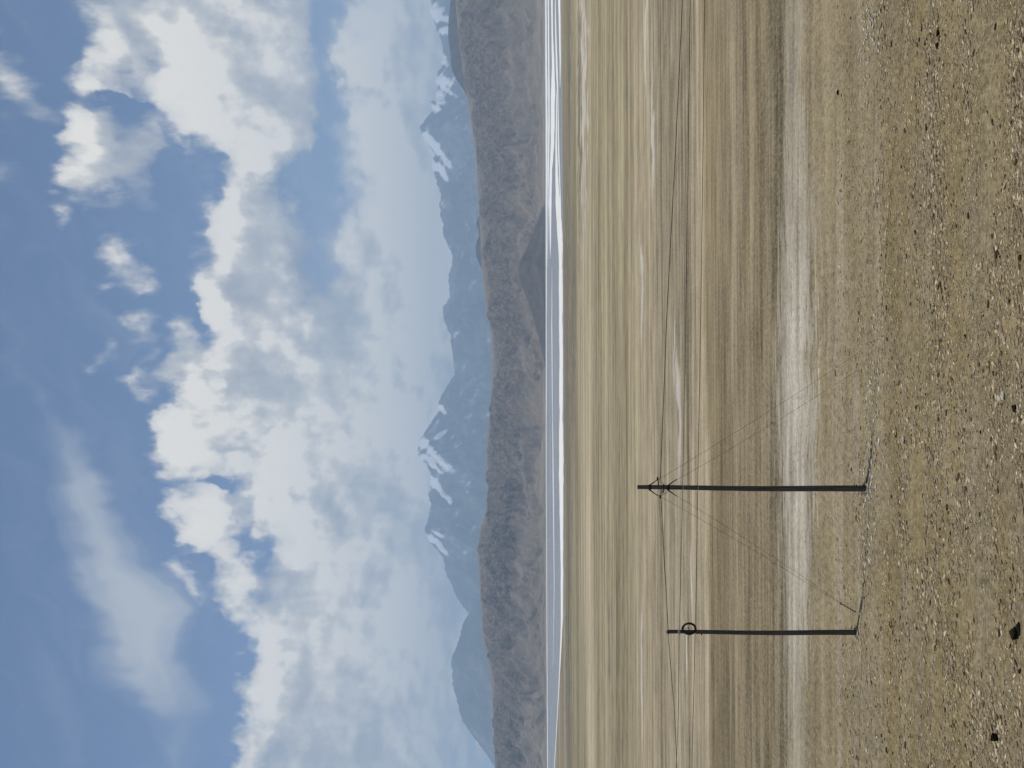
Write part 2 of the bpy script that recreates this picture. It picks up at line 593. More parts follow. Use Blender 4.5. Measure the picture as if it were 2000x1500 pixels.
# soil patches and grain
pa = g.noise(pos2, 0.33, 6, 0.6, dim='2D')
gr = g.noise(g.comb(g.math('MULTIPLY', px, 0.6), g.math('MULTIPLY', py, 1.2), 0), 9.0, 8, 0.78, dim='2D')
gr2 = g.noise(g.comb(g.math('MULTIPLY', px, 1.0), g.math('MULTIPLY', py, 0.55), 0), 3.6, 6, 0.7, dim='2D')
near_w = g.mapr(py, 28.0, 70.0, 1.0, 0.45)
v3 = g.math('MULTIPLY', g.math('SUBTRACT', gr.outputs['Fac'], 0.5), g.math('MULTIPLY', near_w, 2.3))
v4 = g.math('MULTIPLY', g.math('SUBTRACT', gr2.outputs['Fac'], 0.5), g.math('MULTIPLY', near_w, 1.2))
v5 = g.math('MULTIPLY', g.math('SUBTRACT', pa.outputs['Fac'], 0.5), 0.5)
val = g.math('ADD', g.math('ADD', v1, v2), g.math('ADD', v3, g.math('ADD', v4, v5)))
val = g.math('MAXIMUM', g.math('ADD', 1.0, val), 0.35)
ramp_c = g.mix(g.math('MULTIPLY', g.mapr(hue, 0.10, 0.60), 0.45), ramp_c, (0.41, 0.365, 0.28))
ramp_c = g.mix(g.math('MULTIPLY', g.mapr(hue, -0.10, -0.55), 0.45), ramp_c, (0.38, 0.315, 0.215))
col = g.mix(1.0, ramp_c, g.comb(val, val, val), 'MULTIPLY')
# the pale stony track: two wheel bands, broken into the turf at its edges
tn = g.noise(g.comb(g.math('DIVIDE', px, 2.6), g.math('DIVIDE', py, 0.34), 0), 1.0, 5, 0.68, dim='2D')
tl = g.noise(g.comb(g.math('DIVIDE', px, 9.0), g.math('DIVIDE', py, 5.0), 0), 1.0, 3, 0.55, dim='2D')
tg = g.noise(pos2, 4.5, 5, 0.75, dim='2D')
bul = g.mapr(g.math('ABSOLUTE', g.math('ADD', px, 1.0)), 16.0, 1.0)
hw = g.math('ADD', 1.15, g.math('MULTIPLY', bul, 1.55))
ty = g.math('ABSOLUTE', g.math('SUBTRACT', g.math('ADD', py, g.math('MULTIPLY', g.math('SUBTRACT', tl.outputs['Fac'], 0.5), 1.3)), 41.2))
tm = g.math('SUBTRACT', g.math('DIVIDE', ty, hw), 1.0)
tm = g.math('ADD', tm, g.math('ADD', g.math('MULTIPLY', g.math('SUBTRACT', tn.outputs['Fac'], 0.5), 3.6), g.math('MULTIPLY', g.math('SUBTRACT', tg.outputs['Fac'], 0.5), 1.6)))
tmask = g.math('MULTIPLY', g.mapr(tm, 0.28, -0.42), g.math('ADD', 0.40, g.math('MULTIPLY', bul, 0.5)))
tv = g.math('ADD', 0.25, g.math('MULTIPLY', tg.outputs['Fac'], 1.5))
tv = g.math('MULTIPLY', tv, g.math('ADD', 0.55, g.math('MULTIPLY', tn.outputs['Fac'], 0.95)))
tv = g.math('MULTIPLY', tv, g.math('ADD', 1.0, g.math('MULTIPLY', vsum, 0.8)))
col = g.mix(tmask, col, g.mix(1.0, (0.53, 0.48, 0.385), g.comb(tv, tv, tv), 'MULTIPLY'))
# a few white salty streaks on the flats
for (yi, xi, ri, yj) in ((815, 1325, 150, 3.2), (690, 1318, 90, 2.0), (560, 1252, 130, 2.2), (1330, 1255, 170, 2.6), (1130, 1352, 80, 1.6), (1270, 1341, 60, 1.8), (60, 1262, 160, 1.8), (260, 1273, 150, 2.6),
                         (620, 1107, 420, 4.5), (230, 1131, 330, 2.6), (640, 1119, 260, 2.6), (120, 1112, 200, 3.0), (100, 1140, 430, 4.6), (1340, 1108, 260, 4.0), (1000, 1112, 260, 2.5), (1250, 1189, 90, 2.0)):
    c0 = on_ground(xi, yi); c1 = on_ground(xi - yj, yi); c2 = on_ground(xi, yi - ri)
    dx = g.math('DIVIDE', g.math('SUBTRACT', px, c0.x), c2.x - c0.x)
    dy = g.math('DIVIDE', g.math('SUBTRACT', g.math('ADD', py, g.math('MULTIPLY', g.math('SUBTRACT', wnn.outputs['Fac'], .5), (c1.y - c0.y) * 7)), c0.y), c1.y - c0.y)
    rr = g.math('SQRT', g.math('ADD', g.math('MULTIPLY', dx, dx), g.math('MULTIPLY', dy, dy)))
    col = g.mix(g.math('MULTIPLY', g.mapr(rr, 1.2, 0.4), 0.8), col, (0.60, 0.555, 0.48) if xi > 1135 and xi not in (1189,) else (0.155, 0.15, 0.135))
# grey gravel patches against olive-brown soil
gp_ = g.mapr(g.noise(g.comb(g.math('MULTIPLY', px, 0.5), py, 9.1), 0.42, 5, 0.6, dim='2D').outputs['Fac'], 0.48, 0.64)
col = g.mix(g.math('MULTIPLY', gp_, g.mapr(py, 60.0, 34.0, 0.15, 0.42)), col, g.mix(1.0, (0.275, 0.228, 0.158), g.comb(val, val, val), 'MULTIPLY'))
# scattered dark flecks, pale flakes
vo = g.voronoi(g.comb(px, g.math('MULTIPLY', py, 1.5), 0), 3.0)
dm = g.math('MULTIPLY', g.mapr(vo.outputs['Distance'], 0.20, 0.10), g.mapr(g.noise(pos2, 0.8, 3, 0.6, dim='2D').outputs['Fac'], 0.5, 0.62))
vs = g.sep(vo.outputs['Color'])
dmask = g.math('MULTIPLY', dm, g.mapr(vs[0], 0.45, 0.5))
col = g.mix(g.math('MULTIPLY', dmask, 0.55), col, (0.085, 0.066, 0.036))
vo2 = g.voronoi(g.comb(px, g.math('MULTIPLY', py, 1.5), 0), 5.6)
vs2 = g.sep(vo2.outputs['Color'])
pm = g.math('MULTIPLY', g.mapr(vo2.outputs['Distance'], 0.24, 0.13), g.mapr(vs2[1], 0.80, 0.84))
col = g.mix(g.math('MULTIPLY', pm, 0.6), col, (0.50, 0.45, 0.36))
g.link(col, gb.inputs['Base Color'])
gb.inputs['Roughness'].default_value = 1.0
gb.inputs['Specular IOR Level'].default_value = 0.0
bh = g.math('ADD', gr.outputs['Fac'], g.math('MULTIPLY', gr2.outputs['Fac'], 0.8))
g.link(g.bump(bh, 0.8, 0.05), gb.inputs['Normal'])
ground = grid_mesh('ground', GX, GY, GZ, gm)
tag(ground, 'brown gravel and sand plain with pale bands reaching to the lake shore', 'ground', kind='structure')

# ---------------------------------------------------------------- lake -----
wm, wn_, wb = new_mat('lake_water')
geo = wn_.node('ShaderNodeNewGeometry')
lx, ly, lz = wn_.sep(geo.outputs['Position'])
wc = wn_.comb(wn_.math('DIVIDE', lx, 900.0), wn_.math('MULTIPLY', wn_.math('LOGARITHM', ly, math.e), 9.0), 0)
wnz = wn_.noise(wc, 1.0, 6, 0.65, dim='2D')
wb.inputs['Base Color'].default_value = (0.25, 0.255, 0.255, 1)
wn_.link(wn_.mapr(wnz.outputs['Fac'], 0.36, 0.64, 0.16, 0.42), wb.inputs['Roughness'])
wb.inputs['IOR'].default_value = 1.33
wb.inputs['Specular IOR Level'].default_value = 0.5
rip = wn_.noise(wn_.comb(lx, ly, 0), 0.9, 5, 0.6, dim='2D')
wn_.link(wn_.bump(rip.outputs['Fac'], 0.35, 0.25), wb.inputs['Normal'])
lr = np.array([420, 500, 560, 700, 900, 1200, 1800, 2600, 3600, 4800, 6400])
lc = np.linspace(-1, 1, 25)
LX = (lr * 0.9 + 60)[:, None] * lc[None, :]; LY = np.repeat(lr[:, None], 25, 1)
lake = grid_mesh('water', LX, LY, np.full_like(LX, WATER_Z), wm)
tag(lake, 'still grey-blue lake lying between the plain and the bare hills', 'lake', kind='structure')

# white matt strips laid just above the water along the lake
sm, sn, sb = new_mat('white_strip_surface')
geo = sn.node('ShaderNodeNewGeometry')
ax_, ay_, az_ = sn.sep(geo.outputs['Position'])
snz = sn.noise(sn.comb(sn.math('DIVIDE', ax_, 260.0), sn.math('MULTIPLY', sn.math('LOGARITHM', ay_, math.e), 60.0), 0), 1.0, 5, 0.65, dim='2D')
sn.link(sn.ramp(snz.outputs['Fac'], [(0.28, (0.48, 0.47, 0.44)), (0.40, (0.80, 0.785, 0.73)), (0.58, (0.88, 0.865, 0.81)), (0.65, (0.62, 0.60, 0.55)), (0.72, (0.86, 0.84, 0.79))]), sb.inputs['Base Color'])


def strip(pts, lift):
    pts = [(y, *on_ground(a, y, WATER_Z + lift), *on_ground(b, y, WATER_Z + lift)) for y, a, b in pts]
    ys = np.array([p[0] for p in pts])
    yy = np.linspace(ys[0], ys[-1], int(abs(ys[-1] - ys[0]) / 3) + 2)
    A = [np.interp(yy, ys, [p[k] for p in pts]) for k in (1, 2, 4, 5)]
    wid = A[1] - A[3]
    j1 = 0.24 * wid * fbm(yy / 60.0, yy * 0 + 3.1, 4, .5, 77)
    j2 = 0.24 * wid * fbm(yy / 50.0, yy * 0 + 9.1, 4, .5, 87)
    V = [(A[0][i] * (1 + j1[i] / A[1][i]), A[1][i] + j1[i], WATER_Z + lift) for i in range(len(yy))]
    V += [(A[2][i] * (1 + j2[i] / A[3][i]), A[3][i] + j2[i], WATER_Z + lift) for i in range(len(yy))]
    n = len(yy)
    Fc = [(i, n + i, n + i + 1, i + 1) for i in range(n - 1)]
    me = bpy.data.meshes.new('white_strip'); me.from_pydata(V, [], Fc); me.update()
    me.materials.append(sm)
    o = bpy.data.objects.new('white_strip', me); COL.objects.link(o)
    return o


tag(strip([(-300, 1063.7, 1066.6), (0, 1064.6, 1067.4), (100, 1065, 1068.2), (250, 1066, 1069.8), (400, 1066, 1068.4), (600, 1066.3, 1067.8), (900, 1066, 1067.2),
           (1200, 1067.4, 1068.4), (1500, 1069, 1070.2), (1800, 1070, 1071)], .02), 'thin white line along the far lake shore', 'salt flat', kind='structure')
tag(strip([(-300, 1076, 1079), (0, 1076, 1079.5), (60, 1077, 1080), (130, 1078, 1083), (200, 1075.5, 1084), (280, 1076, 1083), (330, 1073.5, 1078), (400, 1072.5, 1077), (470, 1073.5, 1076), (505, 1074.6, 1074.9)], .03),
    'white strip in the middle of the lake at right', 'salt flat', kind='structure')
tag(strip([(-300, 1089, 1094), (0, 1090, 1094), (60, 1091.5, 1095), (120, 1093, 1095.6), (170, 1093.5, 1094)], .04), 'short white strip by the near shore at far right', 'salt flat', kind='structure')
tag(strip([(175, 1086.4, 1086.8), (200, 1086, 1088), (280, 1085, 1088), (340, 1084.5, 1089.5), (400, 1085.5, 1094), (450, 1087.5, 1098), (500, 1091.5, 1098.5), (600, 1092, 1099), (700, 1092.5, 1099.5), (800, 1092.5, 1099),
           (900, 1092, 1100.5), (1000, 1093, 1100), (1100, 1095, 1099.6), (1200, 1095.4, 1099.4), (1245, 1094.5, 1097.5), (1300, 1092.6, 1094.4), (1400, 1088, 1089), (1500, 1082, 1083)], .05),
    'long white strip along the near lake shore', 'salt flat', kind='structure')

tag(strip([(-300, 1069, 1071), (0, 1069.6, 1072.2), (120, 1070.5, 1073), (240, 1071, 1074), (340, 1069.6, 1072), (440, 1069.6, 1070.8), (520, 1069.2, 1069.4)], .025), 'thin white strip behind the middle white strip at right', 'salt flat', kind='structure')
tag(strip([(-60, 1084, 1084.3), (40, 1083.6, 1086), (140, 1086, 1089.4), (190, 1088.6, 1090.4), (300, 1090, 1092.6), (420, 1094.8, 1096)], .035), 'narrow white strip slanting towards the near shore at right', 'salt flat', kind='structure')
tag(strip([(520, 1078, 1078.2), (640, 1077, 1078.4), (800, 1078.5, 1079.4), (960, 1080, 1081.6), (1150, 1082, 1082.8), (1300, 1080, 1080.3)], .025), 'faint pale line in open water at mid lake', 'salt flat', kind='structure')

# ---------------------------------------------------------------- hills ----


def hill_mat(name, ramp_stops, dark, amt, sc):
    m, t, b = new_mat(name)
    at = t.node('ShaderNodeAttribute', attribute_name='rise')
    geo = t.node('ShaderNodeNewGeometry')
    X, Y, Z = t.sep(geo.outputs['Position'])
    n1 = t.noise(t.comb(t.math('MULTIPLY', X, 1 / sc), t.math('MULTIPLY', Y, 0.42 / sc), t.math('MULTIPLY', Z, 1.2 / sc)), 1.0, 7, 0.68, dist=0.6)
    n2 = t.noise(t.comb(t.math('MULTIPLY', X, 0.22 / sc), t.math('MULTIPLY', Y, 0.22 / sc), t.math('MULTIPLY', Z, 0.5 / sc)), 1.0, 5, 0.6)
    fac = t.math('ADD', at.outputs['Fac'], t.math('MULTIPLY', t.math('SUBTRACT', n2.outputs['Fac'], 0.5), 0.3))
    c = t.ramp(fac, ramp_stops)
    # old shore lines across the fan
    sl = t.noise(t.comb(t.math('DIVIDE', X, 900.0), t.math('MULTIPLY', at.outputs['Fac'], 26.0), 0), 1.0, 5, 0.7, dim='2D')
    slm = t.mapr(at.outputs['Fac'], 0.62, 0.45)
    sv_ = t.math('ADD', 1.0, t.math('MULTIPLY', t.math('MULTIPLY', t.math('SUBTRACT', sl.outputs['Fac'], 0.5), slm), 1.7))
    c = t.mix(1.0, c, t.comb(sv_, sv_, sv_), 'MULTIPLY')
    at2 = t.node('ShaderNodeAttribute', attribute_name='scrub')
    # gully shade painted in as thin dark veins running mostly downhill, over broader mottling
    n3 = t.noise(t.comb(t.math('MULTIPLY', X, 0.62 / sc), t.math('MULTIPLY', Y, 0.24 / sc), t.math('MULTIPLY', Z, 0.40 / sc)), 1.0, 4, 0.62, dist=0.9)
    n4 = t.noise(t.comb(t.math('MULTIPLY', X, 1.7 / sc), t.math('MULTIPLY', Y, 0.52 / sc), t.math('MULTIPLY', Z, 0.9 / sc)), 1.0, 4, 0.62, dist=0.7)
    ve = t.mapr(t.math('ABSOLUTE', t.math('SUBTRACT', n3.outputs['Fac'], 0.5)), 0.075, 0.0)
    ve2 = t.mapr(t.math('ABSOLUTE', t.math('SUBTRACT', n4.outputs['Fac'], 0.5)), 0.06, 0.0)
    f2 = t.math('MAXIMUM', t.math('MULTIPLY', t.mapr(n1.outputs['Fac'], 0.42, 0.72), 0.75), t.math('MAXIMUM', t.math('MULTIPLY', ve, 0.85), t.math('MULTIPLY', ve2, 0.6)))
    f2 = t.math('MULTIPLY', f2, t.math('MULTIPLY', at2.outputs['Fac'], amt))
    c = t.mix(f2, c, dark)
    val = t.math('ADD', 1.0, t.math('MULTIPLY', t.math('MULTIPLY', t.math('SUBTRACT', n1.outputs['Fac'], 0.5), 1.55), t.math('ADD', 0.25, t.math('MULTIPLY', at2.outputs['Fac'], 0.75))))
    c = t.mix(1.0, c, t.comb(val, val, val), 'MULTIPLY')
    t.link(c, b.inputs['Base Color'])
    b.inputs['Roughness'].default_value = 1.0
    b.inputs['Specular IOR Level'].default_value = 0.0
    return m


def range_mesh(name, crest, D0, D1, D2, mat, prof, gully, gamp, ncol=700, nrow=170, ylo=-420, yhi=1920, z0=-0.6, crest_jit=0.0, extra=None, bellp=(0.35, 1.0)):
    cy = np.array([c[0] for c in crest], float); cx = np.array([c[1] for c in crest], float)
    ys = np.linspace(yhi, ylo, ncol)
    xs = np.interp(ys, cy, cx)
    dirs = [ray(x, y) for x, y in zip(xs, ys)]
    tanx = np.array([d.x / d.y for d in dirs]); tanz = np.array([d.z / d.y for d in dirs])
    t = np.concatenate([np.linspace(0, 1, nrow), np.linspace(1, 2, nrow // 6 + 2)[1:]])
    D = np.where(t <= 1, D0 + (D1 - D0) * t, D1 + (D2 - D1) * (t - 1))
    X = tanx[None, :] * D[:, None]; Y = np.repeat(D[:, None], ncol, 1)
    zc = HC + tanz * D1
    tt = np.repeat(t[:, None], ncol, 1)
    p = prof(np.minimum(tt, 1)); back = np.clip(2 - tt, 0, 1)
    bell = smooth(0.0, bellp[0], np.minimum(tt, 1)) * (1 - 0.98 * smooth(0.80, 0.97, tt)) * np.where(tt > 1, back, 1)
    gz_ = gully(X, Y, tt)
    Z = z0 + (zc[None, :] - z0) * p * np.where(tt > 1, back ** 1.2, 1) + gamp * bell * gz_ * np.clip((zc[None, :] - z0 - 6) / 45.0, 0, 1)
    if crest_jit:
        jit = crest_jit * fbm(ys / 9.0, ys * 0 + 2.2, 4, .6, 131)
        Z = Z + jit[None, :] * smooth(0.8, 1.0, tt) * np.where(tt > 1, back, 1)
    Z = np.maximum(Z, z0 - 2)
    at = {'rise': np.where(tt > 1, 1, tt)}
    at.update(extra(X, Y, Z, tt, ys, gz_) if extra else {})
    return grid_mesh(name, X, Y, Z, mat, at)


CREST = [(-500, 880), (-200, 886), (0, 890), (30, 892), (60, 895), (90, 898), (120, 902), (150, 906), (170, 910), (200, 915), (250, 922), (300, 930), (350, 932),
         (400, 935), (450, 938), (500, 940), (550, 944), (600, 950), (650, 959), (700, 962), (750, 962), (800, 957), (850, 952), (900, 952), (950, 954),
         (990, 950), (1010, 945), (1030, 939), (1050, 936), (1080, 933), (1100, 934), (1150, 937), (1200, 941), (1250, 944), (1300, 955), (1350, 961),
         (1400, 963), (1450, 965), (1500, 967), (1700, 972), (2000, 980)]


def hill_prof(t):
    # gentle fan from the shore, then dissected slopes to a rounded top
    return 0.30 * smooth(0.02, 0.62, t) ** 0.8 * 1.0 + 0.70 * (1 - (1 - np.clip((t - 0.42) / 0.58, 0, 1)) ** 1.45)


def hill_gully(X, Y, t):
    wx = X + 160 * fbm(X / 700, Y / 700, 3, .5, 3)
    r = ridged(wx / 430, Y / 1500, 5, .55, 51) - 0.62
    r2 = fbm(X / 170, Y / 300, 4, .5, 52) * 0.26
    r3 = ridged(X / 95, Y / 520, 3, .5, 53) - 0.6
    return r + r2 + 0.10 * r3 + 0.05 * fbm(X / 48, Y / 120, 3, .6, 54)


def hill_extra(X, Y, Z, t, ys, gu):
    sc = smooth(0.43, 0.57, t + 0.05 * fbm(X / 300, Y / 900, 3, .5, 63)) * (1 - 0.85 * smooth(0.86, 0.97, t))
    sc = sc + 0.12 * smooth(0.1, 0.35, t) * smooth(0.55, 0.4, t)
    # broad dark screes at the left
    yy = np.repeat(ys[None, :], t.shape[0], 0)
    d1 = np.exp(-((yy - 1010) / 60) ** 2 - ((t - 0.58) / .10) ** 2) + np.exp(-((yy - 1120) / 70) ** 2 - ((t - 0.62) / .12) ** 2)
    sc = np.clip(sc + 1.3 * np.clip(d1 + 0.4 * fbm(X / 200, Y / 150, 4, .6, 61) - 0.15, 0, 1), 0, 1.4)
    return {'scrub': sc}


hm = hill_mat('hill_ground', [(0.0, (0.225, 0.188, 0.14)), (0.18, (0.195, 0.162, 0.124)), (0.36, (0.195, 0.158, 0.122)), (0.55, (0.195, 0.155, 0.118)),
                              (0.80, (0.21, 0.165, 0.124)), (0.93, (0.235, 0.188, 0.142)), (1.0, (0.245, 0.197, 0.15))], (0.016, 0.014, 0.017), 0.95, 44.0)
tag(range_mesh('hill', CREST, 5500, 8800, 11500, hm, hill_prof, hill_gully, 140, 1100, 210, extra=hill_extra, crest_jit=2.0),
    'long bare brown hill with dark gullied slopes behind the lake', 'hill', kind='structure')

BACK = [(-500, 868), (-100, 884), (0, 880), (40, 876), (70, 875), (100, 879), (130, 881), (150, 888), (160, 895), (175, 905), (200, 918), (260, 945), (300, 1000), (390, 1000), (405, 950), (420, 936), (430, 932), (438, 929),
        (448, 934), (460, 936), (470, 932), (485, 929), (500, 930), (515, 936), (530, 943), (560, 960), (600, 1000), (2000, 1000)]
bm_ = hill_mat('back_ridge_ground', [(0, (0.10, 0.09, 0.08)), (1, (0.095, 0.085, 0.08))], (0.04, 0.04, 0.042), 0.8, 180.0)
tag(range_mesh('hill', BACK, 9500, 11500, 13500, bm_, lambda t: t ** 1.2, hill_gully, 40, 700, 60, extra=lambda X, Y, Z, t, ys, gu: {'scrub': np.ones_like(t)}, crest_jit=8.0),
    'dark ridge showing above the brown hill at right', 'hill', kind='structure')

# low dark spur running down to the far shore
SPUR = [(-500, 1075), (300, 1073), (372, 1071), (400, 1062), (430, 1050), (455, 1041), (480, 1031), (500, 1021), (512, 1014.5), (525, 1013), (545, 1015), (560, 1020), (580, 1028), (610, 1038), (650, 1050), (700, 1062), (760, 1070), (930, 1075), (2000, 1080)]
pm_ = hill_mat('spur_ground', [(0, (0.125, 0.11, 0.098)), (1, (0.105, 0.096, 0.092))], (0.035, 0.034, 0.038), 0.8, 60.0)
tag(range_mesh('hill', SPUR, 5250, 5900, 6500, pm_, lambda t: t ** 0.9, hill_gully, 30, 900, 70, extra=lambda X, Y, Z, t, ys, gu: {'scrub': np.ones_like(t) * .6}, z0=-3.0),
    'low dark spur sloping down to the far lake shore', 'hill', kind='structure')

# ------------------------------------------------------------ mountains ----
MTN = [(-500, 850), (-250, 820), (-120, 855), (-40, 835), (0, 842), (20, 838), (50, 851), (60, 852), (80, 862), (100, 866), (130, 862), (150, 851), (170, 855), (190, 850), (200, 840), (215, 845), (230, 832), (250, 820),
       (265, 824), (280, 835), (300, 850), (320, 843), (340, 848), (360, 854), (380, 862), (400, 858), (420, 860), (440, 865), (460, 866), (480, 875), (500, 884),
       (520, 882), (545, 875), (560, 878), (580, 878), (590, 873), (600, 866), (620, 865), (640, 873), (655, 880), (680, 882), (700, 885), (730, 888), (745, 880),
       (760, 870), (775, 860), (790, 855), (800, 859), (815, 848), (830, 840), (850, 825), (860, 819), (880, 815), (895, 818), (905, 832), (915, 837), (930, 842), (945, 841),
       (955, 838), (965, 835), (975, 838), (985, 842), (1000, 840), (1015, 836), (1030, 830), (1038, 828), (1048, 835), (1060, 840), (1070, 850), (1090, 865),
       (1110, 870), (1125, 872), (1140, 882), (1160, 888), (1180, 900), (1195, 912), (1210, 922), (1240, 940), (1300, 975), (1400, 1010), (2200, 1030)]
LEFT = [(-500, 1040), (1080, 1040), (1120, 985), (1160, 945), (1195, 918), (1205, 911), (1215, 905), (1225, 902), (1240, 899), (1260, 893), (1275, 886), (1290, 882), (1300, 880), (1310, 884), (1318, 882), (1330, 884),
        (1350, 886), (1365, 892), (1390, 897), (1405, 902), (1415, 908), (1430, 918), (1440, 925), (1460, 940), (1480, 955), (1500, 966), (1540, 985), (1700, 1000), (2200, 1020)]


def mtn_gully(X, Y, t):
    wx = X + 500 * fbm(X / 2600, Y / 2600, 3, .5, 203)
    return (ridged(wx / 2100, Y / 4200, 6, .55, 151) - 0.62) + 0.4 * fbm(X / 700, Y / 900, 4, .6, 152)


SNOW = [  # photograph spots where snow lies: x, y, half-length, half-width, angle of the gully
    (846, 22, 20, 16, 0), (862, 36, 26, 8, 10), (838, 274, 22, 7, 50), (856, 294, 26, 9, 52), (872, 315, 24, 7, 55), (850, 322, 20, 7, 30), (866, 338, 24, 6, 60), (845, 330, 12, 6, 0),
    (858, 795, 10, 6, 40), (864, 800, 12, 5, 50), (826, 864, 18, 10, 45), (842, 882, 26, 10, 48), (860, 900, 26, 8, 50), (834, 896, 24, 8, 20), (850, 912, 22, 6, 40), (878, 912, 16, 5, 55),
    (848, 944, 18, 8, 50), (862, 960, 24, 7, 55), (876, 974, 14, 5, 60), (842, 1052, 14, 9, 50), (856, 1062, 20, 6, 55), (858, 1045, 18, 4, 30), (868, 1076, 14, 4, 60),
    (862, 158, 20, 12, 20), (858, 190, 26, 12, 55), (872, 176, 22, 5, 35), (850, 212, 14, 8, 20), (868, 60, 14, 10, 0), (866, 118, 12, 8, 70),
    (862, 848, 18, 5, -35)]


def mtn_extra(X, Y, Z, t, ys, gu):
    tz = (Z - HC) / Y
    V = 1000 - F * np.tan(np.arctan(tz) - PITCH) + 5 * (ys[None, :] - 750) / 1500
    yy = np.repeat(ys[None, :], t.shape[0], 0)
    s = np.zeros_like(V)
    nz = fbm(X / 620, Y / 1100, 4, .5, 171)
    nz2 = fbm((X + Z) / 260, (Z - X) / 700, 4, .55, 172)
    for (x, y, a, b, th) in SNOW:
        c, s_ = math.cos(math.radians(th)), math.sin(math.radians(th))
        dx = V - x; dy = yy - y
        l = (dx * c + dy * s_) / a; m = (-dx * s_ + dy * c) / b
        s = np.maximum(s, np.clip(1.35 - np.sqrt(l * l + m * m), 0, 1))
    s = s * np.where(t > 0.6, 1, 0)
    rib = ridged((X + 0.9 * Z) / 330, (Z - 0.6 * X) / 1600, 4, .5, 173) - 0.6
    sn = s * 1.25 + nz * 0.8 + nz2 * 0.8 - rib * 0.45
    dust = smooth(872, 835, V) * np.clip(nz * 1.4 - rib * 1.6 - 0.12, 0, 1) * 0.9
    return {'snow': np.clip(smooth(0.18, 1.10, sn) + dust * 0.3, 0, 1), 'scrub': np.ones_like(t)}


mm, mt, mb_ = new_mat('mountain_rock')
at = mt.node('ShaderNodeAttribute', attribute_name='snow')
geo = mt.node('ShaderNodeNewGeometry')
mn = mt.noise(geo.outputs['Position'], 1 / 420.0, 8, 0.65)
mX, mY, mZ = mt.sep(geo.outputs['Position'])
mn2 = mt.noise(mt.comb(mt.math('DIVIDE', mX, 900.0), mt.math('DIVIDE', mY, 3200.0), mt.math('DIVIDE', mZ, 1500.0)), 1.0, 6, 0.6, dist=0.5)
rock = mt.ramp(mt.math('ADD', mt.math('MULTIPLY', mn.outputs['Fac'], 0.4), mt.math('MULTIPLY', mn2.outputs['Fac'], 0.6)), [(0.36, (0.022, 0.022, 0.026)), (0.50, (0.085, 0.08, 0.078)), (0.62, (0.21, 0.205, 0.20))])  # cloud shade over the range is put into these low rock tones
sfac = mt.mapr(mt.math('ADD', at.outputs['Fac'], mt.math('MULTIPLY', mt.math('SUBTRACT', mn.outputs['Fac'], 0.5), 0.30)), 0.05, 0.95)
mt.link(mt.mix(sfac, rock, (0.92, 0.92, 0.92)), mb_.inputs['Base Color'])
mb_.inputs['Roughness'].default_value = 1.0
mb_.inputs['Specular IOR Level'].default_value = 0.0
tag(range_mesh('mountain', MTN, 23000, 33000, 37000, mm, lambda t: t ** 1.1, mtn_gully, 850, 1100, 170, extra=mtn_extra, crest_jit=75.0, z0=-20),
    'jagged blue mountain range with snow on its peaks', 'mountain', kind='structure')
tag(range_mesh('mountain', LEFT, 21000, 27500, 31000, mm, lambda t: t ** 1.1, mtn_gully, 430, 700, 120, extra=lambda X, Y, Z, t, ys, gu: {'snow': np.zeros_like(t), 'scrub': np.ones_like(t)}, crest_jit=55.0, z0=-20),
    'snowless blue mountain standing apart at left', 'mountain', kind='structure')

# ------------------------------------------------------------------ air ----
hz = MB().box((0, 19000, 2230), 80000, 42500, 4470)
hzm = bpy.data.materials.new('air'); hzm.use_nodes = True
hn = hzm.node_tree
for n in list(hn.nodes): hn.nodes.remove(n)
ho = hn.nodes.new('ShaderNodeOutputMaterial'); hv = hn.nodes.new('ShaderNodeVolumePrincipled')
hv.inputs['Color'].default_value = (0.57, 0.78, 1.0, 1)
hv.inputs['Density'].default_value = 4.3e-5
hv.inputs['Anisotropy'].default_value = 0.0
hn.links.new(hv.outputs[0], ho.inputs['Volume'])
haze = hz.build('haze', hzm, None, False)
tag(haze, 'thin blue air between the plain and the mountains', 'haze', kind='stuff')

# ---------------------------------------------------------------- poles ----
wd, t, b = new_mat('tarred_wood')
tcn = t.node('ShaderNodeTexCoord')
ox, oy, oz = t.sep(tcn.outputs['Object'])
wg = t.noise(t.comb(t.math('MULTIPLY', ox, 40), t.math('MULTIPLY', oy, 40), t.math('MULTIPLY', oz, 1.3)), 1.0, 6, 0.65)
t.link(t.ramp(wg.outputs['Fac'], [(0.3, (0.05, 0.045, 0.044)), (0.52, (0.095, 0.083, 0.076)), (0.72, (0.19, 0.162, 0.132))]), b.inputs['Base Color'])
b.inputs['Roughness'].default_value = 0.85
t.link(t.bump(wg.outputs['Fac'], 0.5, 0.02), b.inputs['Normal'])


def plain_mat(name, c, rough=0.6, metal=0.0):
    m, t, b = new_mat(name)
    tcn = t.node('ShaderNodeTexCoord')
    n = t.noise(tcn.outputs['Object'], 14.0, 5, 0.6)
    t.link(t.ramp(n.outputs['Fac'], [(0.3, tuple(v * .7 for v in c)), (0.7, tuple(min(1, v * 1.25) for v in c))]), b.inputs['Base Color'])
    b.inputs['Roughness'].default_value = rough; b.inputs['Metallic'].default_value = metal
    return m


iron = plain_mat('rusty_iron', (0.035, 0.026, 0.02), 0.7)
cable = plain_mat('dark_cable', (0.035, 0.029, 0.022), 0.7)
steel = plain_mat('weathered_steel_wire', (0.085, 0.074, 0.058), 0.7)
porc = plain_mat('porcelain', (0.62, 0.60, 0.55), 0.3)
rodm = plain_mat('weathered_rod', (0.20, 0.165, 0.12), 0.8)


def pole_axis(top, base):
    """top / base photograph points -> 3-D base on the ground and top above it"""
    B = on_ground(*base, z=-0.0)
    B.z = gz(B.x, B.y)
    B = on_ground(*base, z=B.z)
    T = at_dist(*top, B.y)
    return B, T


